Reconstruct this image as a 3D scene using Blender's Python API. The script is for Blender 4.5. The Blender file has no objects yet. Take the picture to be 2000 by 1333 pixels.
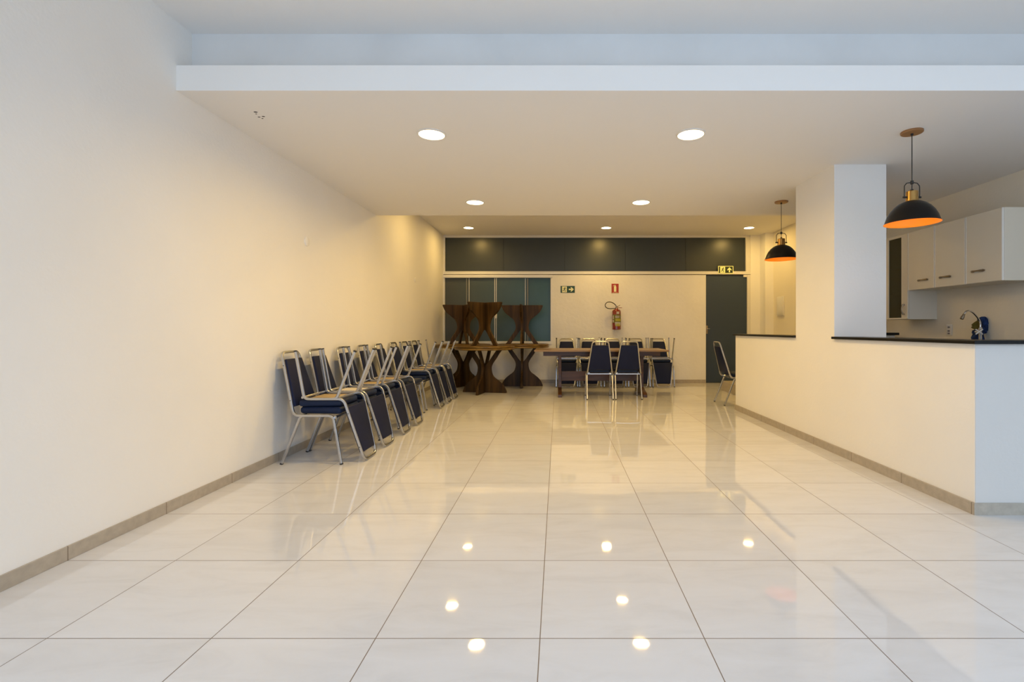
import bpy, bmesh, math, random
from mathutils import Vector, Matrix
random.seed(4)
PI = math.pi
C = bpy.context.scene.collection

# ------------------------------------------------------------------ materials
def mat(name, color, rough=0.5, metal=0.0, spec=0.5, bump=0.0, bscale=60, var=0.0, vscale=3.0, emit=None, estr=0, coat=0.0, ior=1.5):
    m = bpy.data.materials.new(name); m.use_nodes = True
    nt = m.node_tree; b = nt.nodes['Principled BSDF']
    b.inputs['Base Color'].default_value = (*color, 1)
    b.inputs['Roughness'].default_value = rough
    b.inputs['Metallic'].default_value = metal
    b.inputs['Specular IOR Level'].default_value = spec
    b.inputs['IOR'].default_value = ior
    if coat:
        b.inputs['Coat Weight'].default_value = coat; b.inputs['Coat Roughness'].default_value = 0.1
    geo = nt.nodes.new('ShaderNodeNewGeometry') if (bump or var) else None
    if var:
        n = nt.nodes.new('ShaderNodeTexNoise'); n.inputs['Scale'].default_value = vscale; n.inputs['Detail'].default_value = 5
        nt.links.new(geo.outputs['Position'], n.inputs['Vector'])
        r = nt.nodes.new('ShaderNodeValToRGB')
        r.color_ramp.elements[0].position = 0.3; r.color_ramp.elements[1].position = 0.7
        r.color_ramp.elements[0].color = tuple(max(0, c*(1-var)) for c in color)+(1,)
        r.color_ramp.elements[1].color = tuple(min(1, c*(1+var*.5)) for c in color)+(1,)
        nt.links.new(n.outputs['Fac'], r.inputs['Fac']); nt.links.new(r.outputs['Color'], b.inputs['Base Color'])
    if bump:
        n = nt.nodes.new('ShaderNodeTexNoise'); n.inputs['Scale'].default_value = bscale; n.inputs['Detail'].default_value = 4
        nt.links.new(geo.outputs['Position'], n.inputs['Vector'])
        bp = nt.nodes.new('ShaderNodeBump'); bp.inputs['Strength'].default_value = bump; bp.inputs['Distance'].default_value = 0.01
        nt.links.new(n.outputs['Fac'], bp.inputs['Height']); nt.links.new(bp.outputs['Normal'], b.inputs['Normal'])
    if emit:
        b.inputs['Emission Color'].default_value = (*emit, 1); b.inputs['Emission Strength'].default_value = estr
    return m

def wood(name, dark, light, rough=0.35, scale=(30, 30, 2.0), ramp=(0.35, 0.7), coat=0.2):
    m = bpy.data.materials.new(name); m.use_nodes = True
    nt = m.node_tree; b = nt.nodes['Principled BSDF']; L = nt.links.new
    tc = nt.nodes.new('ShaderNodeTexCoord'); mp = nt.nodes.new('ShaderNodeMapping')
    mp.inputs['Scale'].default_value = scale
    n = nt.nodes.new('ShaderNodeTexNoise'); n.inputs['Scale'].default_value = 1.0; n.inputs['Detail'].default_value = 6; n.inputs['Distortion'].default_value = 0.6
    r = nt.nodes.new('ShaderNodeValToRGB')
    r.color_ramp.elements[0].position = ramp[0]; r.color_ramp.elements[1].position = ramp[1]
    r.color_ramp.elements[0].color = (*dark, 1); r.color_ramp.elements[1].color = (*light, 1)
    L(tc.outputs['Object'], mp.inputs['Vector']); L(mp.outputs['Vector'], n.inputs['Vector'])
    L(n.outputs['Fac'], r.inputs['Fac']); L(r.outputs['Color'], b.inputs['Base Color'])
    b.inputs['Roughness'].default_value = rough
    b.inputs['Specular IOR Level'].default_value = 0.25
    b.inputs['Coat Weight'].default_value = coat; b.inputs['Coat Roughness'].default_value = 0.2
    return m

def math_node(nt, op, a, bv=None, c=None):
    n = nt.nodes.new('ShaderNodeMath'); n.operation = op
    for i, v in enumerate((a, bv, c)):
        if v is None: continue
        if isinstance(v, (int, float)): n.inputs[i].default_value = v
        else: nt.links.new(v, n.inputs[i])
    return n.outputs[0]

TILE, X0, Y0 = 0.6, -0.066, 1.784
def tile_material():
    m = bpy.data.materials.new('polished_porcelain_tile'); m.use_nodes = True
    nt = m.node_tree; b = nt.nodes['Principled BSDF']; L = nt.links.new
    g = nt.nodes.new('ShaderNodeNewGeometry'); s = nt.nodes.new('ShaderNodeSeparateXYZ'); L(g.outputs['Position'], s.inputs[0])
    u = math_node(nt, 'DIVIDE', math_node(nt, 'SUBTRACT', s.outputs['X'], X0), TILE)
    v = math_node(nt, 'DIVIDE', math_node(nt, 'SUBTRACT', s.outputs['Y'], Y0), TILE)
    def line(t):
        f = math_node(nt, 'FRACT', t)
        d = math_node(nt, 'MINIMUM', f, math_node(nt, 'SUBTRACT', 1.0, f))
        return math_node(nt, 'LESS_THAN', d, 0.0031)
    grout = math_node(nt, 'MAXIMUM', line(u), line(v))
    cmb = nt.nodes.new('ShaderNodeCombineXYZ')
    L(math_node(nt, 'FLOOR', u), cmb.inputs[0]); L(math_node(nt, 'FLOOR', v), cmb.inputs[1])
    wn = nt.nodes.new('ShaderNodeTexWhiteNoise'); wn.noise_dimensions = '3D'; L(cmb.outputs[0], wn.inputs['Vector'])
    # streaky veining, shifted from tile to tile
    off = nt.nodes.new('ShaderNodeVectorMath'); off.operation = 'MULTIPLY_ADD'
    L(wn.outputs['Color'], off.inputs[0]); off.inputs[1].default_value = (20, 20, 20); L(g.outputs['Position'], off.inputs[2])
    mp = nt.nodes.new('ShaderNodeMapping'); mp.inputs['Scale'].default_value = (1.5, 5.0, 1); mp.inputs['Rotation'].default_value = (0, 0, -0.25)
    L(off.outputs[0], mp.inputs['Vector'])
    n = nt.nodes.new('ShaderNodeTexNoise'); n.inputs['Scale'].default_value = 1.6; n.inputs['Detail'].default_value = 8; n.inputs['Roughness'].default_value = 0.62; n.inputs['Distortion'].default_value = 0.8
    L(mp.outputs[0], n.inputs['Vector'])
    r = nt.nodes.new('ShaderNodeValToRGB')
    r.color_ramp.elements[0].position = 0.25; r.color_ramp.elements[0].color = (0.60, 0.59, 0.585, 1)
    r.color_ramp.elements[1].position = 0.75; r.color_ramp.elements[1].color = (0.675, 0.672, 0.678, 1)
    e = r.color_ramp.elements.new(0.5); e.color = (0.65, 0.643, 0.642, 1)
    L(n.outputs['Fac'], r.inputs['Fac'])
    hs = nt.nodes.new('ShaderNodeHueSaturation'); L(r.outputs['Color'], hs.inputs['Color'])
    L(math_node(nt, 'MULTIPLY_ADD', wn.outputs['Value'], 0.06, 0.97), hs.inputs['Value'])
    mx = nt.nodes.new('ShaderNodeMix'); mx.data_type = 'RGBA'
    L(grout, mx.inputs[0]); L(hs.outputs['Color'], mx.inputs[6]); mx.inputs[7].default_value = (0.16, 0.12, 0.09, 1)
    L(mx.outputs[2], b.inputs['Base Color'])
    L(math_node(nt, 'MULTIPLY_ADD', grout, 0.6, 0.030), b.inputs['Roughness'])
    b.inputs['Specular IOR Level'].default_value = 0.72
    # every tile is laid a hair out of level, plus faint waviness
    sub = nt.nodes.new('ShaderNodeVectorMath'); sub.operation = 'SUBTRACT'; L(wn.outputs['Color'], sub.inputs[0]); sub.inputs[1].default_value = (.5, .5, .5)
    scl = nt.nodes.new('ShaderNodeVectorMath'); scl.operation = 'MULTIPLY'; L(sub.outputs[0], scl.inputs[0]); scl.inputs[1].default_value = (0.006, 0.009, 0)
    n2 = nt.nodes.new('ShaderNodeTexNoise'); n2.inputs['Scale'].default_value = 3.5; n2.inputs['Detail'].default_value = 1; L(g.outputs['Position'], n2.inputs['Vector'])
    bp = nt.nodes.new('ShaderNodeBump'); bp.inputs['Strength'].default_value = 0.07; bp.inputs['Distance'].default_value = 0.01; L(n2.outputs['Fac'], bp.inputs['Height'])
    add = nt.nodes.new('ShaderNodeVectorMath'); add.operation = 'ADD'; L(bp.outputs['Normal'], add.inputs[0]); L(scl.outputs[0], add.inputs[1])
    nm = nt.nodes.new('ShaderNodeVectorMath'); nm.operation = 'NORMALIZE'; L(add.outputs[0], nm.inputs[0]); L(nm.outputs[0], b.inputs['Normal'])
    return m

def skirting_material():
    m = mat('skirting_tile', (0.42, 0.365, 0.29), 0.35, var=0.12, vscale=25)
    nt = m.node_tree; b = nt.nodes['Principled BSDF']; L = nt.links.new
    src = b.inputs['Base Color'].links[0].from_socket
    g = nt.nodes.new('ShaderNodeNewGeometry'); s = nt.nodes.new('ShaderNodeSeparateXYZ'); L(g.outputs['Position'], s.inputs[0])
    v = math_node(nt, 'FRACT', math_node(nt, 'DIVIDE', math_node(nt, 'SUBTRACT', s.outputs['Y'], Y0), TILE))
    ln = math_node(nt, 'LESS_THAN', math_node(nt, 'MINIMUM', v, math_node(nt, 'SUBTRACT', 1.0, v)), 0.004)
    mx = nt.nodes.new('ShaderNodeMix'); mx.data_type = 'RGBA'; L(ln, mx.inputs[0]); L(src, mx.inputs[6]); mx.inputs[7].default_value = (0.18, 0.14, 0.1, 1)
    L(mx.outputs[2], b.inputs['Base Color'])
    return m

M = {}
M['cream'] = mat('cream_plaster', (0.80, 0.745, 0.63), 0.7, spec=0.3, bump=0.12, bscale=45, var=0.03, vscale=1.2)
M['shaded_front'] = mat('plaster_shaded_grey', (0.62, 0.585, 0.535), 0.75, spec=0.2, bump=0.15, bscale=40)  # greyer plaster tone standing in for shade on the counter front
M['plaster'] = mat('painted_plaster', (0.835, 0.815, 0.775), 0.7, spec=0.3, bump=0.12, bscale=45, var=0.03, vscale=1.2)
M['plaster_rough'] = mat('rough_plaster', (0.80, 0.78, 0.74), 0.7, spec=0.3, bump=0.5, bscale=14, var=0.05, vscale=2)
M['ceiling'] = mat('ceiling_paint', (0.80, 0.785, 0.76), 0.85, spec=0.2, bump=0.05, bscale=60)
M['lip'] = mat('white_lip_paint', (0.89, 0.875, 0.84), 0.75, spec=0.2)
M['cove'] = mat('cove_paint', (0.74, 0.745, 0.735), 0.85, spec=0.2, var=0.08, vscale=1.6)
M['tile'] = tile_material()
M['skirting'] = skirting_material()
M['granite'] = mat('black_granite', (0.008, 0.008, 0.008), 0.38, spec=0.2, var=0.5, vscale=220)
M['aluminium'] = mat('white_aluminium', (0.72, 0.70, 0.66), 0.4, metal=0.1)
M['steel'] = mat('silver_tube', (0.50, 0.505, 0.52), 0.26, metal=0.9)
M['chrome'] = mat('chrome', (0.75, 0.75, 0.75), 0.12, metal=1)
M['brass'] = mat('brushed_brass', (0.42, 0.24, 0.075), 0.32, metal=1)
M['nickel'] = mat('aged_nickel', (0.32, 0.26, 0.19), 0.3, metal=0.9)
M['black'] = mat('black_plastic', (0.012, 0.012, 0.012), 0.5)
M['vinyl'] = mat('navy_vinyl', (0.008, 0.016, 0.045), 0.45, spec=0.2, bump=0.15, bscale=90)
M['vinylback'] = mat('navy_back_vinyl', (0.0085, 0.013, 0.042), 0.55, spec=0.18, bump=0.1, bscale=120)
M['plywood'] = wood('seat_plywood', (0.36, 0.26, 0.13), (0.50, 0.38, 0.21), 0.6, (3, 25, 3), coat=0)
M['plywhite'] = mat('pale_seat_board', (0.66, 0.60, 0.50), 0.6)
M['walnut'] = wood('dark_walnut', (0.013, 0.0055, 0.001), (0.082, 0.040, 0.008), 0.5, (16, 16, 1.2), (0.32, 0.72), coat=0.0)
M['walnut_top'] = wood('polished_golden_walnut', (0.10, 0.052, 0.010), (0.21, 0.12, 0.025), 0.28, (1.5, 12, 12))
M['table_wood'] = wood('reddish_table_wood', (0.045, 0.018, 0.007), (0.11, 0.046, 0.017), 0.4, (1.2, 14, 14))
M['table_top'] = wood('light_brown_table_top', (0.20, 0.115, 0.045), (0.34, 0.21, 0.09), 0.3, (1.2, 14, 14))
M['cab'] = mat('cabinet_white', (0.77, 0.71, 0.59), 0.4, spec=0.4)
M['cabedge'] = mat('cabinet_pale_edge', (0.86, 0.83, 0.77), 0.35)
M['shade'] = mat('matt_black_enamel', (0.007, 0.006, 0.0055), 0.34, spec=0.22)
M['orange'] = mat('orange_copper_added_glow', (0.95, 0.30, 0.015), 0.45, emit=(1.0, 0.26, 0.010), estr=0.45)  # glow added to brighten the lining; no bulb is lit inside
M['canopy'] = mat('wooden_canopy', (0.30, 0.145, 0.05), 0.4)
M['red'] = mat('extinguisher_red', (0.19, 0.012, 0.006), 0.25, coat=0.5)
M['label_y'] = mat('label_yellow', (0.36, 0.33, 0.02), 0.5)
M['label_w'] = mat('label_white', (0.46, 0.43, 0.38), 0.5)
M['label_g'] = mat('label_grey', (0.22, 0.20, 0.22), 0.5)
M['label_o'] = mat('label_olive', (0.13, 0.125, 0.015), 0.5)
M['sign_green'] = mat('sign_green', (0.010, 0.060, 0.045), 0.5)
M['sign_dark'] = mat('sign_dark_green', (0.012, 0.025, 0.006), 0.5)
M['sign_glow'] = mat('sign_photoluminescent', (0.80, 0.82, 0.36), 0.5, emit=(0.7, 0.75, 0.2), estr=0.12)
M['sign_cream'] = mat('sign_cream', (0.82, 0.80, 0.48), 0.5)
M['sign_red'] = mat('sign_red', (0.36, 0.03, 0.015), 0.5)
M['rag'] = mat('blue_rag', (0.010, 0.035, 0.13), 0.9, var=0.6, vscale=30, bump=0.6, bscale=80)
M['sponge'] = mat('olive_sponge', (0.13, 0.095, 0.008), 0.95, bump=0.5, bscale=200)
M['white'] = mat('white_plastic', (0.76, 0.74, 0.70), 0.4)
M['diffuser'] = mat('lit_diffuser', (1, 1, 1), 0.5, emit=(1.0, 0.80, 0.48), estr=14)

def glass_dark(name, col_l, col_r, x_l, x_r, rough):
    m = mat(name, col_l, rough, spec=0.5)
    nt = m.node_tree; b = nt.nodes['Principled BSDF']; L = nt.links.new
    g = nt.nodes.new('ShaderNodeNewGeometry'); s = nt.nodes.new('ShaderNodeSeparateXYZ'); L(g.outputs['Position'], s.inputs[0])
    mr = nt.nodes.new('ShaderNodeMapRange'); L(s.outputs['X'], mr.inputs[0]); mr.inputs[1].default_value = x_l; mr.inputs[2].default_value = x_r
    mx = nt.nodes.new('ShaderNodeMix'); mx.data_type = 'RGBA'; L(mr.outputs[0], mx.inputs[0])
    mx.inputs[6].default_value = (*col_l, 1); mx.inputs[7].default_value = (*col_r, 1)
    L(mx.outputs[2], b.inputs['Base Color'])
    return m
M['film'] = glass_dark('grey_film_glass', (0.034, 0.042, 0.045), (0.026, 0.038, 0.052), -2.4, 4, 0.33)
M['teal'] = glass_dark('teal_film_glass', (0.060, 0.068, 0.066), (0.028, 0.080, 0.090), -2.3, -0.3, 0.35)  # sideways colour shift paints reflections and outside light into the panes
M['doorglass'] = glass_dark('slate_film_glass', (0.026, 0.046, 0.085), (0.030, 0.052, 0.092), 3, 4, 0.4)
def clear_glass():
    m = bpy.data.materials.new('smoked_cabinet_glass'); m.use_nodes = True
    nt = m.node_tree; b = nt.nodes['Principled BSDF']; L = nt.links.new
    b.inputs['Base Color'].default_value = (0.13, 0.12, 0.065, 1); b.inputs['Roughness'].default_value = 0.3
    t = nt.nodes.new('ShaderNodeBsdfTransparent'); t.inputs[0].default_value = (0.6, 0.6, 0.48, 1)
    x = nt.nodes.new('ShaderNodeMixShader'); x.inputs[0].default_value = 0.35
    L(t.outputs[0], x.inputs[1]); L(b.outputs[0], x.inputs[2]); L(x.outputs[0], nt.nodes['Material Output'].inputs[0])
    return m
M['cabglass'] = clear_glass()

# ------------------------------------------------------------------ mesh helpers
class MB:
    def __init__(s): s.v = []; s.f = []; s.sm = []
    def add(s, vs, fs, smooth=False, mtx=None):
        o = len(s.v)
        s.v += [tuple(mtx @ Vector(p)) if mtx else tuple(p) for p in vs]
        s.f += [tuple(i+o for i in f) for f in fs]; s.sm += [smooth]*len(fs)
        return s
    def box(s, x0, x1, y0, y1, z0, z1, mtx=None):
        vs = [(x, y, z) for x in (x0, x1) for y in (y0, y1) for z in (z0, z1)]
        fs = [(0, 1, 3, 2), (4, 6, 7, 5), (0, 4, 5, 1), (2, 3, 7, 6), (0, 2, 6, 4), (1, 5, 7, 3)]
        return s.add(vs, fs, False, mtx)
    def bbox(s, x0, x1, y0, y1, z0, z1, bev=0.01, seg=2, mtx=None, smooth=True):
        bm = bmesh.new(); bmesh.ops.create_cube(bm, size=1)
        for v in bm.verts:
            v.co = Vector(((x0+x1)/2+v.co.x*(x1-x0), (y0+y1)/2+v.co.y*(y1-y0), (z0+z1)/2+v.co.z*(z1-z0)))
        bmesh.ops.bevel(bm, geom=bm.edges[:], offset=bev, segments=seg, profile=0.5, affect='EDGES')
        s.frombm(bm, smooth, mtx); return s
    def frombm(s, bm, smooth=True, mtx=None):
        bm.verts.ensure_lookup_table()
        s.add([v.co.copy() for v in bm.verts], [tuple(v.index for v in f.verts) for f in bm.faces], smooth, mtx); bm.free()
    def tube(s, pts, r, n=8, square=False, cap=True, closed=False):
        pts = [Vector(p) for p in pts]; N = len(pts)
        if square:
            k = 0.62
            prof = [(1, k), (k, 1), (-k, 1), (-1, k), (-1, -k), (-k, -1), (k, -1), (1, -k)]
        else:
            prof = [(math.cos(2*PI*i/n), math.sin(2*PI*i/n)) for i in range(n)]
        n = len(prof); tg = []
        for i in range(N):
            a = pts[(i-1) % N] if (closed or i > 0) else pts[i]; b = pts[(i+1) % N] if (closed or i < N-1) else pts[i]
            tg.append((b-a).normalized())
        up = Vector((0, 1, 0)) if abs(tg[0].y) < 0.9 else Vector((1, 0, 0))
        u = (up - tg[0]*up.dot(tg[0])).normalized(); vs = []
        for i in range(N):
            u = (u - tg[i]*u.dot(tg[i])).normalized(); w = tg[i].cross(u)
            rr = r[i] if isinstance(r, (list, tuple)) else r
            vs += [pts[i] + u*(a*rr) + w*(b*rr) for a, b in prof]
        fs = []
        for i in range(N if closed else N-1):
            j = (i+1) % N
            for k in range(n): fs.append((i*n+k, i*n+(k+1) % n, j*n+(k+1) % n, j*n+k))
        if cap and not closed: fs += [tuple(range(n-1, -1, -1)), tuple((N-1)*n+k for k in range(n))]
        return s.add(vs, fs, True)
    def lathe(s, prof, n=32, c=(0, 0, 0), cap0=False, cap1=False, mtx=None):
        vs = []; fs = []
        for r, z in prof:
            for k in range(n):
                a = 2*PI*k/n; vs.append((c[0]+r*math.cos(a), c[1]+r*math.sin(a), c[2]+z))
        for i in range(len(prof)-1):
            for k in range(n): fs.append((i*n+k, i*n+(k+1) % n, (i+1)*n+(k+1) % n, (i+1)*n+k))
        if cap0: fs.append(tuple(range(n-1, -1, -1)))
        if cap1: fs.append(tuple((len(prof)-1)*n+k for k in range(n)))
        return s.add(vs, fs, True, mtx)
    def prism(s, poly, a, b, axis='z', mtx=None):
        """poly: list of 2-D points; extruded along axis from a to b."""
        def P(p, h):
            if axis == 'z': return (p[0], p[1], h)
            if axis == 'y': return (p[0], h, p[1])
            return (h, p[0], p[1])
        n = len(poly); vs = [P(p, a) for p in poly]+[P(p, b) for p in poly]
        fs = [tuple(range(n-1, -1, -1)), tuple(range(n, 2*n))]+[(i, (i+1) % n, n+(i+1) % n, n+i) for i in range(n)]
        return s.add(vs, fs, False, mtx)
    def build(s, name, m, parent=None, loc=None, bevel=0):
        me = bpy.data.meshes.new(name); me.from_pydata(s.v, [], s.f); me.materials.append(m)
        bm = bmesh.new(); bm.from_mesh(me); bmesh.ops.recalc_face_normals(bm, faces=bm.faces); bm.to_mesh(me); bm.free()
        for p, q in zip(me.polygons, s.sm): p.use_smooth = q
        if any(s.sm): me.set_sharp_from_angle(angle=math.radians(38))
        o = bpy.data.objects.new(name, me); C.objects.link(o)
        if parent: o.parent = parent
        if loc: o.location = loc
        if bevel:
            md = o.modifiers.new('edge', 'BEVEL'); md.width = bevel; md.segments = 2; md.limit_method = 'ANGLE'
        return o

def fillet(pts, rads, seg=5):
    pts = [Vector(p) for p in pts]; out = [pts[0]]
    for i in range(1, len(pts)-1):
        r = rads[i-1]; p = pts[i]; a = (pts[i-1]-p); b = (pts[i+1]-p)
        la, lb = a.length, b.length; a.normalize(); b.normalize()
        ang = a.angle(b); d = min(r/math.tan(ang/2), la*0.49, lb*0.49)
        p0, p1 = p+a*d, p+b*d
        for k in range(seg+1):
            t = k/seg; out.append(p0*(1-t)**2+p*2*t*(1-t)+p1*t*t)
    out.append(pts[-1]); return out

def catmull(pts, seg=6):
    pts = [Vector((*p, 0)) if len(p) == 2 else Vector(p) for p in pts]; out = []
    for i in range(len(pts)-1):
        p0 = pts[max(i-1, 0)]; p1 = pts[i]; p2 = pts[i+1]; p3 = pts[min(i+2, len(pts)-1)]
        for k in range(seg):
            t = k/seg
            out.append(0.5*((2*p1)+(p2-p0)*t+(2*p0-5*p1+4*p2-p3)*t*t+(3*p1-p0-3*p2+p3)*t**3))
    out.append(pts[-1]); return out

def tag(o, label, cat, group=None, kind=None):
    o['label'] = label; o['category'] = cat
    if group: o['group'] = group
    if kind: o['kind'] = kind
    return o
def thing(name, label, cat, loc=(0, 0, 0), rot=(0, 0, 0), group=None):
    o = bpy.data.objects.new(name, None); C.objects.link(o); o.empty_display_size = 0.05
    o.location = loc; o.rotation_euler = rot
    return tag(o, label, cat, group)
def struct(o): o['kind'] = 'structure'; return o
def dup(root, loc, rot, label, group=None):
    r = root.copy(); C.objects.link(r); r.location = loc; r.rotation_euler = rot; r['label'] = label
    if group: r['group'] = group
    for ch in list(root.children):
        c = ch.copy(); C.objects.link(c); c.parent = r
        for g in ch.children:
            d = g.copy(); C.objects.link(d); d.parent = c
    return r

# ------------------------------------------------------------------ camera
F = 955.0; VX, VY = 1090.0, 643.0; H = 1.13
cd = bpy.data.cameras.new('camera'); cam = bpy.data.objects.new('camera', cd); C.objects.link(cam)
cam.location = (0, 0, H); cam.rotation_euler = (PI/2, 0, 0)
cd.sensor_width = 36; cd.lens = F/2000*36
cd.shift_x = -(VX-1000)/2000; cd.shift_y = -(666.5-VY)/2000
cd.clip_start = 0.05
bpy.context.scene.camera = cam

# ------------------------------------------------------------------ room shell
XL, YB, ZS, ZC, ZB, XR = -2.40, 10.21, 2.63, 3.066, 3.09, 4.38
YS0, YS1 = 3.077, 6.456
struct(MB().box(-2.7, 7.0, -3.0, 10.8, -0.1, 0).build('floor', M['tile']))
struct(MB().box(XL-0.15, XL, -3.0, 10.4, 0, 3.3).build('wall_left', M['plaster']))
struct(MB().box(XL, 7.0, -1.4, 3.215, ZC, ZC+0.15).build('ceiling', M['ceiling']))
struct(MB().prism([(YS0+.001, ZS), (YS1, ZS), (YS1, ZC+.15), (3.2152, ZC+.15), (3.2152, 2.785), (YS0+.001, 2.785)], XL, 7.0, 'x').build('ceiling_dropped', M['ceiling']))
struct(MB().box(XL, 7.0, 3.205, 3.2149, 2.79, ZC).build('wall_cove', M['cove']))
struct(MB().box(XL, 7.0, YS0-.003, YS0, ZS, 2.789).box(XL, 7.0, YS0, 3.205, 2.786, 2.789).build('trim_1', M['lip']))
struct(MB().box(XL, 4.7, YS1, 10.4, ZB, ZB+0.15).build('ceiling_back', M['ceiling']))
struct(MB().box(XR, XR+0.15, 3.4, 10.4, 0, 3.3).build('wall_right', M['cream']))
struct(MB().box(4.9, 5.05, -1.4, 2.975, 0, ZC).build('light_block_front_right', M['plaster']))  # unseen wall, added to keep daylight off the counter front
struct(MB().box(3.25, XR, 6.52, 6.67, 0, ZB).build('wall_kitchen', M['cream']))
# back wall: masonry around the glazed openings
WX0, WX1, WZ0, WZ1 = -2.40, -0.135, 0.845, 2.261
struct(MB().box(XL, WX1, YB, YB+0.15, 0, WZ0).build('wall_back', M['plaster_rough']))
struct(MB().box(WX1, 3.08, YB, YB+0.15, 0, 2.258).build('wall_back_center', M['plaster_rough']))
struct(MB().box(4.02, 4.25, YB, YB+0.15, 0, ZB).build('wall_back_right', M['plaster']))
struct(MB().box(4.215, XR, 9.95, YB, 0, ZB).build('wall_corner', M['plaster']))
# masonry counter wall, column
def wx(y): return 2.535-(y-2.975)/(6.85-2.975)*0.048
struct(MB().prism([(wx(2.975), 2.975), (wx(6.85), 6.85), (wx(6.85)+.15, 6.85), (wx(3.125)+.15, 3.125), (6.5, 3.125), (6.5, 2.975)], 0, 1.038).build('wall_counter', M['plaster']))
struct(MB().box(2.537, 6.5, 2.9715, 2.975, .05, 1.038).build('counter_shade_panel', M['shaded_front']))  # thin sheet added to darken the front face, imitating shade
struct(MB().prism([(wx(4.455), 4.455), (wx(5.157), 5.157), (2.99, 5.157), (2.99, 4.455)], 1.038, ZS).build('column', M['plaster']))
# skirting tiles
B = 0.073
struct(MB().box(XL, XL+0.010, -3.0, YB, 0, B-.003).build('baseboard_left', M['skirting'], bevel=0.002))
struct(MB().box(XL, 3.08, YB-0.012, YB, 0, B).build('baseboard_back', M['skirting']))
struct(MB().prism([(wx(2.975)-.012, 2.963), (wx(6.85)-.012, 6.862), (wx(6.85)+.1, 6.862), (wx(6.85)+.1, 6.85), (wx(6.85), 6.85), (wx(2.975), 2.975), (6.5, 2.975), (6.5, 2.963)], 0, B).build('baseboard_counter', M['skirting']))
# low tiled step at the back right, beyond the counter
st = MB().box(3.03, 4.215, 7.75, 9.07, 0, 0.17).build('trim_2', M['skirting'])
struct(st)

# ------------------------------------------------------------------ glazed partition
YG = YB+0.045
def px2x(px, Y=YB): return (px-VX)/F*Y
def py2z(py, Y=YB): return H-(py-VY)/F*Y
# transom glazing band
w1 = struct(MB().box(XL, 4.02, YG-0.02, YG+0.03, ZB-.045, ZB).box(XL, 4.02, YG-.05, YG+0.03, 2.272, 2.335)
            .box(XL, XL+0.035, YG-.03, YG+.03, 2.335, ZB-.045).box(3.925, 4.02, YG-.035, YG+.03, 2.335, ZB-.045).build('window_1', M['aluminium'], bevel=0.003))
xs = [XL+.035, px2x(983), px2x(1103), px2x(1222), px2x(1340), 3.925]
for a, b in zip(xs[:-1], xs[1:]):
    MB().box(a+.003, b-.003, YG, YG+.01, 2.335, ZB-.045).build('glass_pane', M['film'], w1)
MB().box(xs[0], xs[-1], YG+.011, YG+.02, 2.335, ZB-.045).build('backing_panel', M['black'], w1)
# sliding window
fw = 0.035
wf = MB()
wf.box(WX0, WX1+.02, YB-.035, YB+.06, WZ1-.062, WZ1-.003)              # head track
wf.box(WX0, WX1, YB-.02, YB+.06, WZ0-.035, WZ0+.028)             # sill track
wf.box(WX0, WX0+fw, YB-.012, YB+.06, WZ0, WZ1-.06).box(WX1-.022, WX1, YB-.012, YB+.06, WZ0, WZ1-.06)
w2 = struct(wf.build('window_2', M['aluminium'], bevel=0.003))
zz0, zz1 = WZ0+.028, WZ1-.062
cuts = [WX0+fw, px2x(913.5), px2x(968), px2x(1028), WX1-.022]
for i, (a, b) in enumerate(zip(cuts[:-1], cuts[1:])):
    yy = YB+.02 if i in (1, 2) else YB+.035
    MB().box(a, b, yy, yy+.006, zz0, zz1).build('glass_pane', M['teal'], w2)
greyst = mat('grey_sash_stile', (0.16, 0.165, 0.15), 0.4)
for px, w, m in ((911.5, .028, greyst), (916, .010, M['aluminium']), (966.2, .014, M['aluminium']), (969.4, .012, M['aluminium']), (1026, .010, M['aluminium']), (1030.5, .028, greyst)):
    x = px2x(px); MB().box(x-w/2, x+w/2, YB+.004, YB+.02, zz0, zz1).build('sash_stile', m, w2)
MB().bbox(px2x(969)-.02, px2x(969)+.02, YB-.012, YB+.004, py2z(618)-.045, py2z(618)+.045, .004).build('window_lock', M['aluminium'], w2)
# door
DX0, DX1 = 3.088, 3.945
d1 = struct(MB().box(DX0, DX1, YG-.01, YG+.004, 0.008, 2.255).build('door_1', M['doorglass']))
MB().box(DX1+.006, 4.02, YG-.045, YG+.03, 0, 2.263).build('door_frame', M['aluminium'], d1)
MB().bbox(px2x(1452.5), px2x(1463), YG-.035, YG-.01, py2z(541.5), py2z(536.5), .004).build('door_pivot', M['aluminium'], d1)
MB().bbox(DX0, DX0+.045, YG-.03, YG-.01, 1.03, 1.20, .004).build('lock_plate', M['nickel'], d1)
MB().tube([(DX0+.02, YG-.03, 1.135), (DX0+.02, YG-.07, 1.135)], .008).tube([(DX0+.02, YG-.07, 1.135), (DX0+.075, YG-.07, 1.132)], .007).build('door_handle', M['chrome'], d1)
struct(MB().box(3.08, 3.0875, YB-.002, YB+.1, 0, 2.262).build('trim_3', M['aluminium']))
struct(MB().box(3.08, 4.02, YB+.06, YB+.2, -.01, ZB).build('wall_back_lobby', M['black']))
struct(MB().box(XL, 3.08, YB+.09, YB+.2, 0, ZB).build('wall_back_dark', M['black']))

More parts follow.
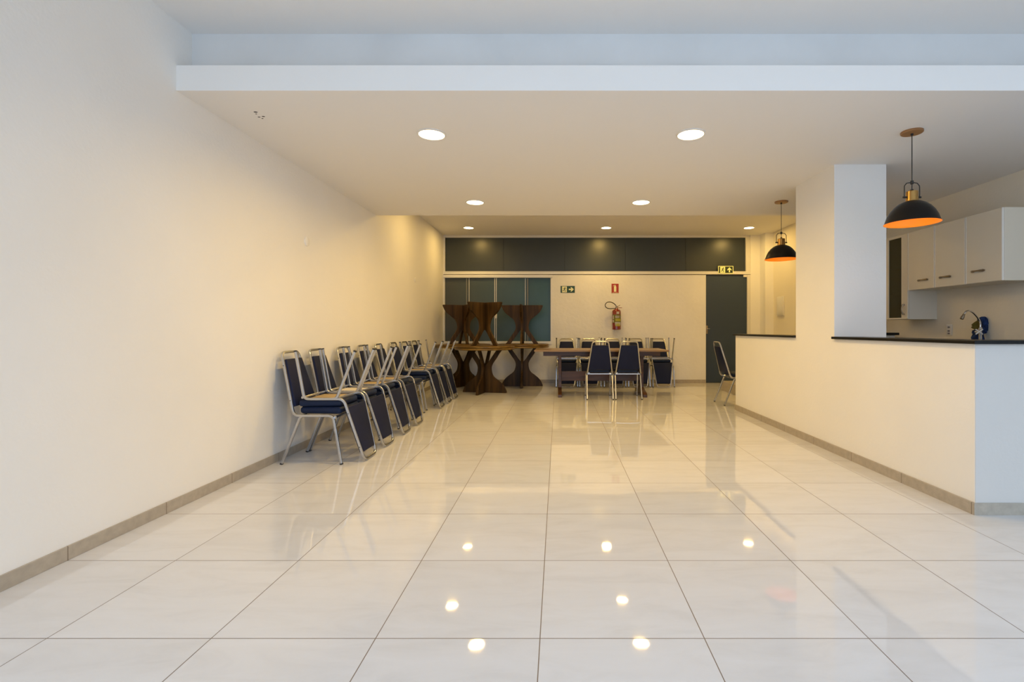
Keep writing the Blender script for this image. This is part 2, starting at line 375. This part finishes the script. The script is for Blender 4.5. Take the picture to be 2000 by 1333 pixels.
# ------------------------------------------------------------------ stone worktops on the counter wall
g = MB().prism([(wx(2.94)-.03, 2.94), (wx(4.455)-.03, 4.455), (wx(4.455)+.24, 4.455), (wx(3.2)+.24, 3.2), (6.5, 3.2), (6.5, 2.94)], 1.0385, 1.0605)
tag(g.build('granite_worktop', M['granite'], bevel=0.003), 'black granite ledge on the low white wall in front of the kitchen cabinets', 'countertop')
g = MB().prism([(wx(5.16)-.03, 5.16), (wx(6.88)-.03, 6.885), (wx(6.88)+.24, 6.885), (wx(5.16)+.24, 5.16)], 1.0385, 1.0605)
tag(g.build('granite_worktop', M['granite'], bevel=0.003), 'short black granite ledge behind the white column under the far pendant lamp', 'countertop')

# ------------------------------------------------------------------ downlights
def downlight(x, y, z, label, group, power, r=0.098):
    t = thing('ceiling_downlight', label, 'ceiling light', (x, y, z), group=group)
    MB().lathe([(r+.012, 0), (r+.012, -.006), (r, -.009), (r-.002, -.004)], 40).build('trim_ring', M['white'], t)
    MB().lathe([(.0005, -.0045), (r-.002, -.0045)], 40).build('diffuser', M['diffuser'], t)
    ld = bpy.data.lights.new('downlight_lamp', 'AREA'); ld.shape = 'DISK'; ld.size = 2*r-.03; ld.energy = power; ld.spread = math.radians(165 if z < 2.8 else 180); ld.color = (1.0, 0.635, 0.165)
    lo = bpy.data.objects.new('downlight_lamp', ld); C.objects.link(lo); lo.location = (x, y, z-.012)
P1, P2 = 17.5, 15.5
downlight(-.972, 3.76, ZS, 'large front left downlight in the dropped ceiling', 'round lit downlights', P1)
downlight(1.02, 3.76, ZS, 'large front right downlight in the dropped ceiling', 'round lit downlights', P1)
downlight(-.98, 5.775, ZS, 'second row left downlight in the dropped ceiling', 'round lit downlights', P2)
downlight(.98, 5.775, ZS, 'second row right downlight in the dropped ceiling', 'round lit downlights', P2)
for x, s in ((-1.73, 'above the stacked round tables'), (.93, 'above the chairs of the long table'), (3.69, 'above the exit door')):
    downlight(x, 9.45, ZB, 'small downlight in the high back ceiling '+s, 'round lit downlights', P2*(0.68 if x < 0 else 0.88), .092)
for x, s in ((-1.63, 'over the left wall chairs'), (.99, 'over the middle of the room'), (3.86, 'beside the kitchen wall')):
    downlight(x, 7.5, ZB, 'downlight hidden behind the dropped ceiling edge, '+s, 'round lit downlights', P2*(0.68 if x < 0 else 0.88), .092)

# drill holes in the dropped ceiling
for (px, py, a) in ((499.3, 219, .011), (500.4, 222.5, .005), (506, 228.7, .008), (514.4, 227.6, .009), (512.6, 231.5, .006)):
    Y = F*1.5/(VY-py); x = (px-VX)/F*Y
    o = MB().lathe([(.0004, -.0015), (a*.7, -.002), (a, 0)], 10, mtx=Matrix.Diagonal((1.3, .8, 1, 1))).build('ceiling_hole', M['black'], loc=(x, Y, ZS))
    tag(o, 'small black drill hole in the dropped ceiling near the left wall', 'hole', 'cluster of drill holes in the ceiling')

# ------------------------------------------------------------------ pendant lamps
def pendant(x, y, label, zrim, zc=ZS):
    t = thing('pendant_lamp', label, 'pendant lamp', (x, y, zc), group='black dome pendant lamps')
    MB().lathe([(.0005, 0), (.074, 0), (.074, -.012), (.070, -.016), (.0005, -.017)], 40).build('canopy', M['canopy'], t)
    D = zc-zrim; R = .183
    hs = .168                      # dome height
    top = -D+hs
    cb = top+.075                  # collar top
    MB().tube([(0, 0, -.015), (0, 0, cb)], .0032, 8).lathe([(.009, -.03), (.009, -.017)], 12, cap0=True).lathe([(.002, cb-.002), (.010, cb), (.010, cb+.014), (.002, cb+.018)], 12)\
        .lathe([(.003, cb+.052), (.011, cb+.055), (.011, cb+.08), (.003, cb+.083)], 12).build('cord', M['black'], t)
    MB().lathe([(.0005, cb), (.036, cb), (.040, cb-.004), (.042, top+.01), (.043, top-.004)], 32).build('collar', M['brass'], t)
    prof = [(.040, top), (.06, top-.006), (.09, top-.021), (.12, top-.047), (.145, top-.080), (.163, top-.115), (.174, top-.150), (.178, top-.160), (R, -D)]
    MB().lathe(prof, 56).build('lamp_shade', M['shade'], t)
    MB().lathe([(R-.0005, -D+.0005), (.176, -D+.008), (.171, -D+.02), (.158, -D+.055), (.140, -D+.088), (.115, -D+.12), (.085, -D+.145), (.0005, -D+.160)], 56).build('shade_lining', M['orange'], t)
    w = .058
    br = fillet([(-w, 0, top+.022), (-w, 0, cb+.040), (-w*.7, 0, cb+.062), (0, 0, cb+.068), (w*.7, 0, cb+.062), (w, 0, cb+.040), (w, 0, top+.022)], [.02, .02, .02, .02, .02], 4)
    b = MB().tube(br, .0035, 8)
    for s in (-1, 1): b.tube([(s*.040, 0, top+.030), (s*.068, 0, top+.030)], .007, 10)
    b.build('bracket', M['black'], t)
    return t
pendant(2.685, 3.71, 'large near black dome pendant lamp with orange inside beside the kitchen', 1.932)
pendant(2.625, 5.75, 'far black dome pendant lamp partly hidden by the white column', 1.949)

# ------------------------------------------------------------------ banquet chairs
T = 0.0105
def make_chair(label):
    t = thing('banquet_chair', label, 'chair')
    def railpt(s): return [(0, s*.208, 0), (.158, s*.203, .405), (.428, s*.203, .405), (.50, s*.208, 0)]
    full = {}
    for s in (-1, 1):
        a, b, c, d = [Vector(p) for p in railpt(s)]
        ka = a.lerp(b, .80); kd = d.lerp(c, .80)
        for p, q in ((a, ka), (d, kd)):
            lg = MB().tube([p.lerp(q, .03), q], T, square=True).build('leg', M['steel'], t)
            MB().tube([p, p.lerp(q, .032)], T*1.15, square=True).build('foot_cap', M['black'], lg)
        full[s] = fillet([ka, b, c, kd], [.05, .055], 6)
    sf = MB()
    for s in (-1, 1): sf.tube(full[s], T, square=True)
    sf.tube([(.445, -.2, .393), (.445, .2, .393)], T*.9, square=True).tube([(.15, -.2, .400), (.15, .2, .400)], T*.8, square=True)
    sf.build('seat_frame', M['steel'], t)
    tp = .128
    bp = fillet([(.20, -.203, .405), (.100, -.203, .405), (-.045, -tp, .93), (-.045, tp, .93), (.100, .203, .405), (.20, .203, .405)], [.075, .055, .055, .075], 7)
    MB().tube(bp, T, square=True).build('back_frame', M['steel'], t)
    # seat pad, slightly domed and wider at the front
    bm = bmesh.new(); bmesh.ops.create_cube(bm, size=1)
    for v in bm.verts:
        fx = v.co.x > 0
        v.co = Vector((.13 if not fx else .487, v.co.y*2*(.172 if not fx else .193), .415 if v.co.z < 0 else .4745))
    bmesh.ops.bevel(bm, geom=bm.edges[:], offset=.027, segments=5, profile=.5, affect='EDGES')
    sm = MB(); sm.frombm(bm); sm.build('seat', M['vinyl'], t)
    MB().box(.185, .43, -.15, .15, .409, .4155).build('seat_board', M['plywood'], t)
    # back pad
    def hw(z): k = (z-.405)/(.93-.405); return .203+(tp-.203)*k-.010
    def bx(z): k = (z-.405)/(.93-.405); return .100+(-.145)*k
    z0, z1 = .475, .868
    dx = Vector((.525, 0, .145)).normalized()
    bm = bmesh.new(); vs = []
    for z in (z0, z1):
        for s in (-1, 1):
            for off in (-.011, .026):
                vs.append(bm.verts.new(Vector((bx(z), s*hw(z), z))+dx*off))
    for f in ((0, 1, 3, 2), (4, 6, 7, 5), (0, 4, 5, 1), (2, 3, 7, 6), (0, 2, 6, 4), (1, 5, 7, 3)): bm.faces.new([vs[i] for i in f])
    bmesh.ops.recalc_face_normals(bm, faces=bm.faces)
    bmesh.ops.bevel(bm, geom=bm.edges[:], offset=.009, segments=3, profile=.5, affect='EDGES')
    sm = MB(); sm.frombm(bm); sm.build('backrest', M['vinylback'], t)
    # rivets on the back tubes
    for s in (-1, 1):
        for z in (.53, .82):
            c = Vector((bx(z), s*(hw(z)+.010+T), z))
            MB().tube([c-Vector((0, s*.002, 0)), c+Vector((0, s*.002, 0))], .004, 8).build('rivet', M['black'], t)
    return t

G1 = 'navy chairs stacked in pairs along the left wall'
ordn = ['nearest', 'second', 'third', 'fourth', 'fifth', 'sixth', 'seventh']
#        upright near-side Y, inverted near-side Y, dx upright, dx inverted, yaw upright, yaw inverted
rows = [(4.075, 4.075, 0, 0, 0, 0), (4.53, 4.555, 0, 0, 1, -1), (5.12, 5.10, 0, 0, -1.5, 1), (5.645, 5.60, 0, 0, 0.5, 0),
        (6.80, 6.82, -.02, -.02, 0, .5), (7.31, 7.285, -.02, -.02, 0, 0), (7.82, 7.76, -.02, -.02, .5, -0.5)]
proto = None
for i, (yu, yi, dxu, dxi, au, ai) in enumerate(rows):
    where = ('nearest pair' if i == 0 else 'farthest pair' if i == 6 else ordn[i]+' nearest pair')
    lu = 'upright lower chair, '+where+' of navy chairs along left wall'
    li = 'upside down upper chair, '+where+' of navy chairs along left wall'
    L0 = Vector((-2.305+dxu, yu+.208, 0))
    if proto is None:
        proto = make_chair(lu); proto.location = L0; proto['group'] = G1
    else: dup(proto, L0, (0, 0, math.radians(au)), lu, G1)
    th = math.radians(ai)
    inv = Vector((-2.305+dxi, yi+.208, 0))+Matrix.Rotation(th, 3, 'Z') @ Vector((.615, 0, .950))
    c = dup(proto, inv, (0, PI, th), li, G1)
    if i == 1:                                   # this one has a pale unstained board under its seat
        for ch in c.children:
            if ch.name.startswith('seat_board'):
                ch.data = ch.data.copy(); ch.data.materials[0] = M['plywhite']; ch['label'] = 'pale whitish seat board'
dup(proto, (-2.295, 6.15+.208, 0), (0, 0, math.radians(2)), 'lone upright navy chair with nothing on it between left wall pairs', G1)
G2 = 'navy chairs facing the long table'
dup(proto, (.673, 7.80, 0), (0, 0, PI/2), 'navy chair seen from behind at the long table, the left of two', G2)
dup(proto, (1.130, 7.79, 0), (0, 0, PI/2), 'navy chair seen from behind at the long table, the right of two', G2)
G3 = 'navy chairs stacked in pairs against the back wall'
w5 = ['leftmost pair, by the window', 'second pair from the window', 'middle pair, below the extinguisher', 'fourth pair from the window', 'rightmost pair, past the table end']
for i, (x, dx, a, b) in enumerate(((.172, .003, 0, .3), (.625, 0, .3, -.3), (1.115, -.03, -1, 1.5), (1.585, -.015, -.6, .6), (2.050, -.02, .6, -.8))):
    a = math.radians(a)-PI/2; b = math.radians(b)-PI/2
    dup(proto, (x, 10.0, 0), (0, 0, a), 'upright lower navy chair against the back wall, '+w5[i], G3)
    base = Vector((x+dx, 10.0, 0))+Matrix.Rotation(b, 3, 'Z') @ Vector((.615, 0, .950))
    dup(proto, base, (0, PI, b), 'upside down navy chair against the back wall, '+w5[i], G3)
o = dup(proto, (2.44, 7.40, 0), (0, math.radians(-0.0), math.radians(2)), 'single navy chair standing alone by the end of the counter wall')
if 'group' in o: del o['group']

# ------------------------------------------------------------------ round tables
HB = .765
half = [(.405, 0), (.407, .022), (.368, .104), (.318, .165), (.246, .225), (.184, .272), (.146, .325), (.128, .40), (.130, .465), (.160, .53), (.210, .60), (.268, .69), (.325, HB)]
outer = [(p.x, p.y) for p in catmull(half[1:-1], 5)]
outer = [half[0]]+outer+[half[-1]]
inner = [(.228, HB), (.075, .545), (.040, .500), (0, .478)]
right = outer+inner
poly = right+[(-x, z) for x, z in reversed(right[:-1])]
def panel_mesh():
    return MB().prism(poly, -.019, .019, 'y')
def round_table(x, y, z, rotz, inverted, label, group, r=.53):
    t = thing('round_table', label, 'table', (x, y, z), (PI if inverted else 0, 0, rotz), group)
    for a in (0, PI/2):
        o = panel_mesh().build('base_panel', M['walnut'], t, bevel=.003); o.rotation_euler = (0, 0, a)
        if a: o.scale = (.999, 1, .999)
    pr = [(.0005, HB), (r-.014, HB), (r-.004, HB+.005), (r, HB+.014), (r, HB+.022), (r-.004, HB+.030), (r-.014, HB+.035), (.0005, HB+.035)]
    MB().lathe(pr, 72).build('tabletop', M['walnut_top'], t)
    return t
GT = 'round wooden tables stacked top to top'
R = math.radians
TT = 2*(HB+.035)
specs = [(-1.305, 8.70, -11, -36, 'frontmost dark pair'), (-1.862, 9.62, -24, 27, 'pair in the left corner'), (-.71, 9.66, 2, 0, 'right pair, beside the long table')]
for x, y, a, b, s in specs:
    round_table(x, y, 0, R(a), False, 'upright round wooden table with cross plank base, '+s, GT)
    round_table(x, y, TT, R(b), True, 'upside down round wooden table with feet in the air, '+s, GT)

# ------------------------------------------------------------------ long table
t = thing('dining_table', 'long rectangular wooden trestle table between the two rows of chairs', 'table', (.72, 8.51, 0))
MB().box(-1.115, 1.115, -.44, .44, .752, .780).build('tabletop', M['table_top'], t, bevel=.004)
ap = MB().box(-.97, 1.0, -.28, -.255, .675, .752).box(-.97, 1.0, .255, .28, .675, .752).box(-.97, -.945, -.255, .255, .675, .752).box(.975, 1.0, -.255, .255, .675, .752)
ap.build('apron', M['table_wood'], t, bevel=.002)
for x in (-.69, .72):
    lg = MB().prism([(-.12, .10), (-.10, .35), (-.12, .675), (.12, .675), (.10, .35), (.12, .10)], x-.027, x+.027, 'x')
    lg.prism([(-.455, 0), (-.45, .045), (-.36, .075), (-.22, .10), (-.12, .13), (.12, .13), (.22, .10), (.36, .075), (.45, .045), (.455, 0), (.30, 0), (.27, .02), (-.27, .02), (-.30, 0)], x-.032, x+.032, 'x')
    lg.build('leg', M['table_wood'], t, bevel=.003)
MB().box(-.663, .693, -.02, .02, .23, .395).build('stretcher', M['table_wood'], t, bevel=.003)

# ------------------------------------------------------------------ signs on the back wall
def plate(name, label, x0, x1, z0, z1, y, m, border=None):
    t = thing(name, label, 'sign', ((x0+x1)/2, y, (z0+z1)/2))
    w, h = (x1-x0)/2, (z1-z0)/2
    MB().box(-w, w, -.004, 0, -h, h).build('plate', border or m, t)
    if border: MB().box(-w+.014, w-.014, -.0045, -.003, -h+.012, h-.012).build('panel', m, t)
    return t, w, h
def runner(t, cx, s, m):
    """running figure, s = height"""
    mb = MB()
    def limb(pts, r):
        for a, b in zip(pts[:-1], pts[1:]):
            a = Vector(a); b = Vector(b); d = (b-a).normalized(); n = Vector((-d.y, d.x))*r; e = d*r*.6
            q = [a-n-e, b-n+e, b+n+e, a+n-e]
            mb.prism([(cx+p.x*s, p.y*s) for p in q], -.0065, -.0045, 'y')
    mb.prism([(cx+(.14+.085*math.cos(k*PI/5))*s, (.40+.085*math.sin(k*PI/5))*s) for k in range(10)], -.0065, -.0045, 'y')
    limb([(.07, .27), (-.03, -.03)], .075)
    limb([(.08, .26), (-.14, .20), (-.24, .06)], .035)
    limb([(.08, .24), (.18, .10), (.32, .16)], .035)
    limb([(-.02, -.03), (.14, -.18), (.16, -.44)], .05)
    limb([(-.04, -.03), (-.14, -.24), (-.36, -.26)], .05)
    mb.build('running_figure', m, t)
def arrow(t, cx, s, m, up=False):
    pts = [(-.5, -.13), (.02, -.13), (-.16, -.42), (.06, -.42), (.5, 0), (.06, .42), (-.16, .42), (.02, .13), (-.5, .13)]
    if up: pts = [(-y, x) for x, y in pts]
    MB().prism([(cx+x*s, y*s) for x, y in pts], -.0065, -.0045, 'y').build('arrow', m, t)
y = YB-.001
t, w, h = plate('exit_sign', 'green exit sign with running figure and right arrow beside the window', px2x(1095), px2x(1122.7), py2z(572.3), py2z(559), y, M['sign_green'])
MB().box(-w*.80, -w*.12, -.0046, -.003, -h*.88, h*.88).build('doorway_panel', M['sign_cream'], t)
runner(t, -w*.46, .105, M['sign_green']); arrow(t, w*.50, .105, M['sign_cream'])
y = YG-.052
t, w, h = plate('exit_sign', 'yellow bordered exit sign with up arrow above the slate door', px2x(1402.3), px2x(1432), py2z(534.8), py2z(520), y, M['sign_dark'], M['sign_glow'])
MB().box(-w*.74, -w*.08, -.0050, -.004, -h*.80, h*.80).build('doorway_panel', M['sign_glow'], t)
runner(t, -w*.40, .105, M['sign_dark']); arrow(t, w*.48, .105, M['sign_glow'], True)
y = YB-.001
t, w, h = plate('extinguisher_sign', 'red sign with pale extinguisher symbol above the fire extinguisher', px2x(1194.4), px2x(1208.2), py2z(573.2), py2z(554.6), y, M['sign_red'])
mb = MB().prism([(-.024, -.068), (.024, -.068), (.024, .035), (.012, .055), (-.012, .055), (-.024, .035)], -.0065, -.004, 'y')
mb.prism([(-.01, .055), (.01, .055), (.01, .070), (-.01, .070)], -.0065, -.004, 'y').prism([(-.045, .052), (-.020, .072), (.012, .074), (.012, .068), (-.016, .066), (-.038, .046)], -.0065, -.004, 'y')
mb.build('extinguisher_symbol', M['sign_cream'], t)
MB().box(-w*.8, w*.8, -.0055, -.004, -h+.004, -h+.012).build('caption_strip', M['sign_cream'], t)

# ------------------------------------------------------------------ fire extinguisher
ey = YB-.125
def E(px, py): return Vector(((px-VX)/F*ey, 0, H-(py-VY)/F*ey))
cx = (1204.1-VX)/F*ey
zb, zt = py2z(644.3, ey), py2z(604.8, ey)
t = thing('fire_extinguisher', 'red fire extinguisher with black hose hanging on the back wall', 'fire extinguisher', (cx, ey, zb))
hh = zt-zb; r = .0885
MB().lathe([(.0005, .004), (r-.01, 0), (r, .008), (r, hh-.045), (r-.006, hh-.025), (r-.025, hh-.006), (.034, hh+.004), (.030, hh+.02), (.024, hh+.022)], 40).build('cylinder', M['red'], t)
MB().lathe([(.020, hh+.015), (.026, hh+.02), (.026, hh+.055), (.014, hh+.06), (.014, hh+.075), (.0005, hh+.077)], 20).build('valve', M['nickel'], t)
MB().bbox(.01, .115, -.008, .008, hh+.028, hh+.038, .003).build('carry_handle', M['red'], t)
MB().tube([(.0, 0, hh+.065), (.03, 0, hh+.062), (.075, 0, hh+.092)], .006).build('squeeze_lever', M['nickel'], t)
hp = [(1203, 597.5), (1199, 593.5), (1194, 591), (1190, 590.3), (1185, 591.5), (1182, 595.5), (1182.5, 599.5), (1186, 602.3), (1191, 603.3), (1198, 603), (1202, 603)]
hp = [(E(*p)-Vector((cx, 0, zb))) for p in hp]
hp = [Vector((p.x, -.02 if i < 9 else -.01*(10-i), p.z)) for i, p in enumerate(hp)]
MB().tube(catmull(hp, 5), .0085, 10).build('hose', M['black'], t)
def wraplabel(a0, a1, z0, z1, m, name, rr=.0892):
    mb = MB(); n = 12; vs = []
    for k in range(n+1):
        a = -PI/2+a0+(a1-a0)*k/n
        for z in (z0, z1): vs.append((rr*math.cos(a), rr*math.sin(a), z))
    mb.add(vs, [(2*k, 2*k+2, 2*k+3, 2*k+1) for k in range(n)], True); return mb.build(name, m, t)
wraplabel(-.1, .55, hh*.77, hh*.88, M['label_w'], 'inspection_sticker')
wraplabel(-1.25, 1.4, hh*.33, hh*.74, M['label_o'], 'paper_label')
for (a0, a1, u0, u1, m) in ((-1.15, -.75, .36, .48, 'label_w'), (-1.15, -.75, .52, .70, 'label_w'), (-.4, .55, .58, .68, 'label_w'), (.75, 1.2, .58, .68, 'label_g'), (-.4, 1.1, .42, .54, 'label_y'), (-.5, .95, .22, .37, 'label_w'), (-.4, .85, .17, .30, 'label_y'), (-.3, .45, .615, .65, 'label_g')):
    wraplabel(a0, a1, hh*u0, hh*u1, M[m], 'label_block', .0896 if m != 'label_g' else .0900)
MB().box(-.02, .02, .085, .124, hh*.72, hh*.9).build('wall_bracket', M['black'], t)

# ------------------------------------------------------------------ small fittings
for (Y, z, lab, rr) in ((4.67, 1.965, 'round white cover plate on the left wall above the nearest chairs', .045), (8.21, 1.955, 'smaller round white cover plate on the left wall near the window', .042)):
    o = MB().lathe([(rr, 0), (rr, .006), (rr-.006, .010), (.0005, .011)], 28, mtx=Matrix.Rotation(PI/2, 4, 'Y')).build('cover_plate', M['plaster'], loc=(XL, Y, z))
    tag(o, lab, 'cover plate')
t = thing('electrical_panel', 'white rectangular electrical panel box on the far right wall', 'panel', (XR, 9.60, 1.58))
MB().bbox(-.025, 0, -.145, .145, -.19, .19, .006).build('panel_box', M['white'], t)
MB().bbox(-.034, -.025, -.125, .125, -.17, .17, .004).build('panel_door', M['white'], t)
t = thing('wall_socket', 'white wall socket plate with outlets on the kitchen backsplash', 'socket', (XR, 5.47, 1.118))
MB().bbox(-.009, 0, -.04, .04, -.062, .062, .004).build('socket_plate', M['white'], t)
for z in (.032, -.010, -.038):
    MB().bbox(-.013, -.008, -.014, .014, z-.009, z+.009, .002).build('outlet', M['label_g'], t)

# ------------------------------------------------------------------ kitchen wall cabinets
XC = 4.06; ZT, ZBt, ZG = 2.24, 1.573, 1.243
def pull(t, y, z, horiz=True, L=.125):
    mb = MB(); pts = []
    for k in range(9):
        u = k/8*2-1
        d = .012+.020*(1-u*u)
        pts.append((-d, u*L/2, 0) if horiz else (-d, 0, u*L/2))
    rad = [.0125, .0105, .0085, .007, .0065, .007, .0085, .0105, .0125]
    mb.tube(pts, rad, 10)
    for s in (-1, 1):
        e = (0, s*L/2*.97, 0) if horiz else (0, 0, s*L/2*.97)
        mb.tube([(-.0, e[1], e[2]), (-.013, e[1], e[2])], .009, 10)
    o = mb.build('handle', M['nickel'], t); o.location = (-.018, y, z); return o
def cabinet(y0, y1, z0, z1, doors, label):
    """y0 near, y1 far"""
    t = thing('wall_cabinet', label, 'cabinet', (XC, y0, z0), group='white kitchen wall cabinets')
    W = y1-y0; Hh = z1-z0; D = XR-XC
    MB().box(.0, D, 0.001, W-.001, 0, Hh).build('body', M['cab'], t)
    n = doors; dw = W/n
    for k in range(n):
        a, b = k*dw+.003, (k+1)*dw-.003
        d = MB().box(-.018, -.001, a+.008, b-.008, .002, Hh-.002).build('door', M['cab'], t, bevel=.002)
        MB().box(-.020, -.001, a, a+.008, .002, Hh-.002).box(-.020, -.001, b-.008, b, .002, Hh-.002).build('edge_strip', M['cabedge'], d)
        yield_c.append((t, d, a, b))
    return t
yield_c = []
c1 = cabinet(4.447, 4.851, ZBt, ZT, 1, 'single door white wall cabinet nearest the viewer, above the faucet')
for t, d, a, b in yield_c: pull(d, .27-.02, .115)
yield_c.clear()
c2 = cabinet(4.853, 5.652, ZBt, ZT, 2, 'double door white wall cabinet between the glass door and single door cabinets')
for k, (t, d, a, b) in enumerate(yield_c): pull(d, a+.20+.04*(1 if k == 0 else -1.2), .10)
yield_c.clear()
# tall glass-door cabinet
W = 6.07-5.654; Hh = ZT-ZG; D = XR-XC
t = thing('wall_cabinet', 'tall white wall cabinet with a smoked glass door beside the column', 'cabinet', (XC, 5.654, ZG), group='white kitchen wall cabinets')
MB().box(0, D, 0, .015, 0, Hh).box(0, D, W-.015, W, 0, Hh).box(0, D, .015, W-.015, 0, .015).box(0, D, .015, W-.015, Hh-.015, Hh).box(D-.01, D, .015, W-.015, .015, Hh-.015).build('body', M['cab'], t)
for z in (.30, .63): MB().box(.02, D-.01, .015, W-.015, z, z+.015).build('shelf', M['cab'], t)
gy0, gy1 = .105, .325
dr = MB().box(-.018, -.001, .003, gy0, .002, Hh-.002).box(-.018, -.001, gy1, W-.003, .002, Hh-.002).box(-.018, -.001, gy0, gy1, .002, .02).box(-.018, -.001, gy0, gy1, Hh-.03, Hh-.002).build('door', M['cab'], t, bevel=.002)
MB().box(-.010, -.006, gy0, gy1, .02, Hh-.03).build('glass_panel', M['cabglass'], dr)
pull(dr, .055, .115, False, .115)
gb = MB().lathe([(.035, 0), (.04, .004), (.075, .05), (.085, .075), (.081, .075), (.07, .05), (.03, .01), (.0005, .009)], 28).build('glass_bowl', M['label_w'], loc=(XC+.15, 5.654+.2, ZG+.645))
tag(gb, 'pale round bowl on the upper shelf behind the smoked glass door', 'bowl')
gb = MB().lathe([(.03, 0), (.05, .02), (.055, .12), (.04, .15), (.036, .15), (.05, .12), (.045, .02), (.0005, .01)], 28).build('ceramic_jar', M['label_w'], loc=(XC+.15, 5.654+.22, ZG+.315))
tag(gb, 'pale jar on the lower shelf behind the smoked glass door', 'jar')

# ------------------------------------------------------------------ kitchen base counter, faucet, rag
t = thing('sink_counter', 'low kitchen sink counter along the right wall behind the ledge', 'kitchen counter', (3.80, 3.45, 0))
MB().box(0.03, .575, 0, 2.4, .09, .87).build('body', M['cab'], t)
MB().box(0.06, .575, .01, 2.39, 0, .09).build('plinth', M['black'], t)
for k in range(4):
    d = MB().box(.012, .029, k*.6+.004, k*.6+.596, .10, .86).build('door', M['cab'], t, bevel=.002); pull(d, k*.6+.3, .78).location.x = .012
MB().box(0, .575, -.01, 2.41, .87, .90).build('worktop', M['granite'], t, bevel=.003)
t = thing('side_counter', 'black topped counter in the kitchen corner behind the column', 'kitchen counter', (3.45, 5.95, 0))
MB().box(.02, .66, .02, .56, 0, 1.055).build('body', M['cab'], t, bevel=.002)
MB().box(-.02, .69, -.02, .565, 1.055, 1.085).build('worktop', M['granite'], t, bevel=.003)
fx, fy = 4.225, 4.92
def Fp(px, py, Y=fy): return Vector(((px-VX)/F*Y, Y, H-(py-VY)/F*Y))-Vector((fx, fy, .90))
t = thing('kitchen_faucet', 'chrome gooseneck kitchen faucet with a cross handle', 'faucet', (fx, fy, .90))
sp = [Fp(*p) for p in ((1914.5, 645), (1914.5, 633), (1912, 625), (1906, 616.5), (1899, 610), (1891.5, 607.6), (1886, 610), (1882, 616), (1880, 620))]
MB().tube(catmull(sp, 5), .0085, 12).build('spout', M['chrome'], t)
a, b = Fp(1883, 614), Fp(1878, 623.5)
MB().tube([a, a.lerp(b, .4), a.lerp(b, .45), b], [.011, .012, .016, .016], 14).build('aerator', M['nickel'], t)
bx_ = sp[0]
MB().lathe([(.028, 0), (.028, .008), (.016, .02), (.014, bx_.z-.01), (.018, bx_.z), (.018, bx_.z+.02), (.009, bx_.z+.03)], 20, c=(bx_.x, 0, 0), cap0=True).build('body', M['chrome'], t)
hz = Fp(1912.5, 648.5, fy-.045)
mb = MB()
for s in (-1, 1): mb.tube([(hz.x-.034, -.045, hz.z-.024*s), (hz.x+.034, -.045, hz.z+.024*s)], .0065, 10)
mb.tube([(hz.x, -.05, hz.z), (hz.x, 0, hz.z)], .009, 10)
mb.build('cross_handle', M['white'], t)
def blob(outline, y, th, name, m, label, cat):
    pts = [Fp(*p, y)+Vector((fx, fy, .90)) for p in outline]
    c = sum(pts, Vector())/len(pts); ring = catmull([(p.x, p.z) for p in pts]+[(pts[0].x, pts[0].z)], 4)[:-1]
    n = len(ring); vs = []; fs = []
    layers = [(1, .0), (1.0, .3), (.9, .8), (.6, 1), (.25, .85)]
    for sgn in (-1, 1):
        base = len(vs)
        for s, d in layers:
            for k, p in enumerate(ring):
                wob = 1+.35*math.sin(k*1.9+s*7)*(1-abs(s-.5))
                vs.append((c.x+(p.x-c.x)*s, y+sgn*th*d*wob, c.z+(p.y-c.z)*s))
        for i in range(len(layers)-1):
            for k in range(n): fs.append((base+i*n+k, base+i*n+(k+1) % n, base+(i+1)*n+(k+1) % n, base+(i+1)*n+k))
        fs.append(tuple(base+(len(layers)-1)*n+k for k in range(n)))
    mb = MB(); mb.add(vs, fs, True); return tag(mb.build(name, m), label, cat)
blob([(1912, 622), (1918, 619), (1924, 619.5), (1930, 625), (1927, 630), (1929, 638), (1927, 645), (1923, 652), (1918, 654), (1918, 684), (1904, 683), (1899, 661), (1902, 655), (1900, 649), (1905, 644), (1913, 643), (1915, 634)], fy+.085, .030, 'cleaning_rag', M['rag'], 'crumpled blue cleaning rag draped behind the chrome faucet', 'rag')
blob([(1911, 625), (1903, 630), (1897.5, 635), (1900, 637), (1897, 640), (1902, 643), (1909, 644), (1914, 643), (1914, 634)], fy+.045, .009, 'cleaning_sponge', M['sponge'], 'olive green sponge hanging behind the faucet spout', 'sponge')

# ------------------------------------------------------------------ light
w = bpy.data.worlds.new('daylight'); bpy.context.scene.world = w; w.use_nodes = True
nt = w.node_tree; bg = nt.nodes['Background']
tc = nt.nodes.new('ShaderNodeTexCoord'); sx = nt.nodes.new('ShaderNodeSeparateXYZ'); nt.links.new(tc.outputs['Generated'], sx.inputs[0])
rp = nt.nodes.new('ShaderNodeValToRGB'); nt.links.new(sx.outputs['Z'], rp.inputs['Fac'])
rp.color_ramp.elements[0].position = 0.0; rp.color_ramp.elements[0].color = (0.24, 0.29, 0.36, 1)
rp.color_ramp.elements[1].position = 0.45; rp.color_ramp.elements[1].color = (0.60, 0.79, 1.05, 1)
nt.links.new(rp.outputs['Color'], bg.inputs[0]); bg.inputs[1].default_value = 4.1
sc = bpy.context.scene
sc.view_settings.view_transform = 'Standard'
sc.view_settings.look = 'None'
sc.view_settings.exposure = 0.08
sc.cycles.max_bounces = 10; sc.cycles.diffuse_bounces = 6; sc.cycles.glossy_bounces = 4
sc.cycles.sample_clamp_indirect = 6
sc.cycles.use_denoising = True
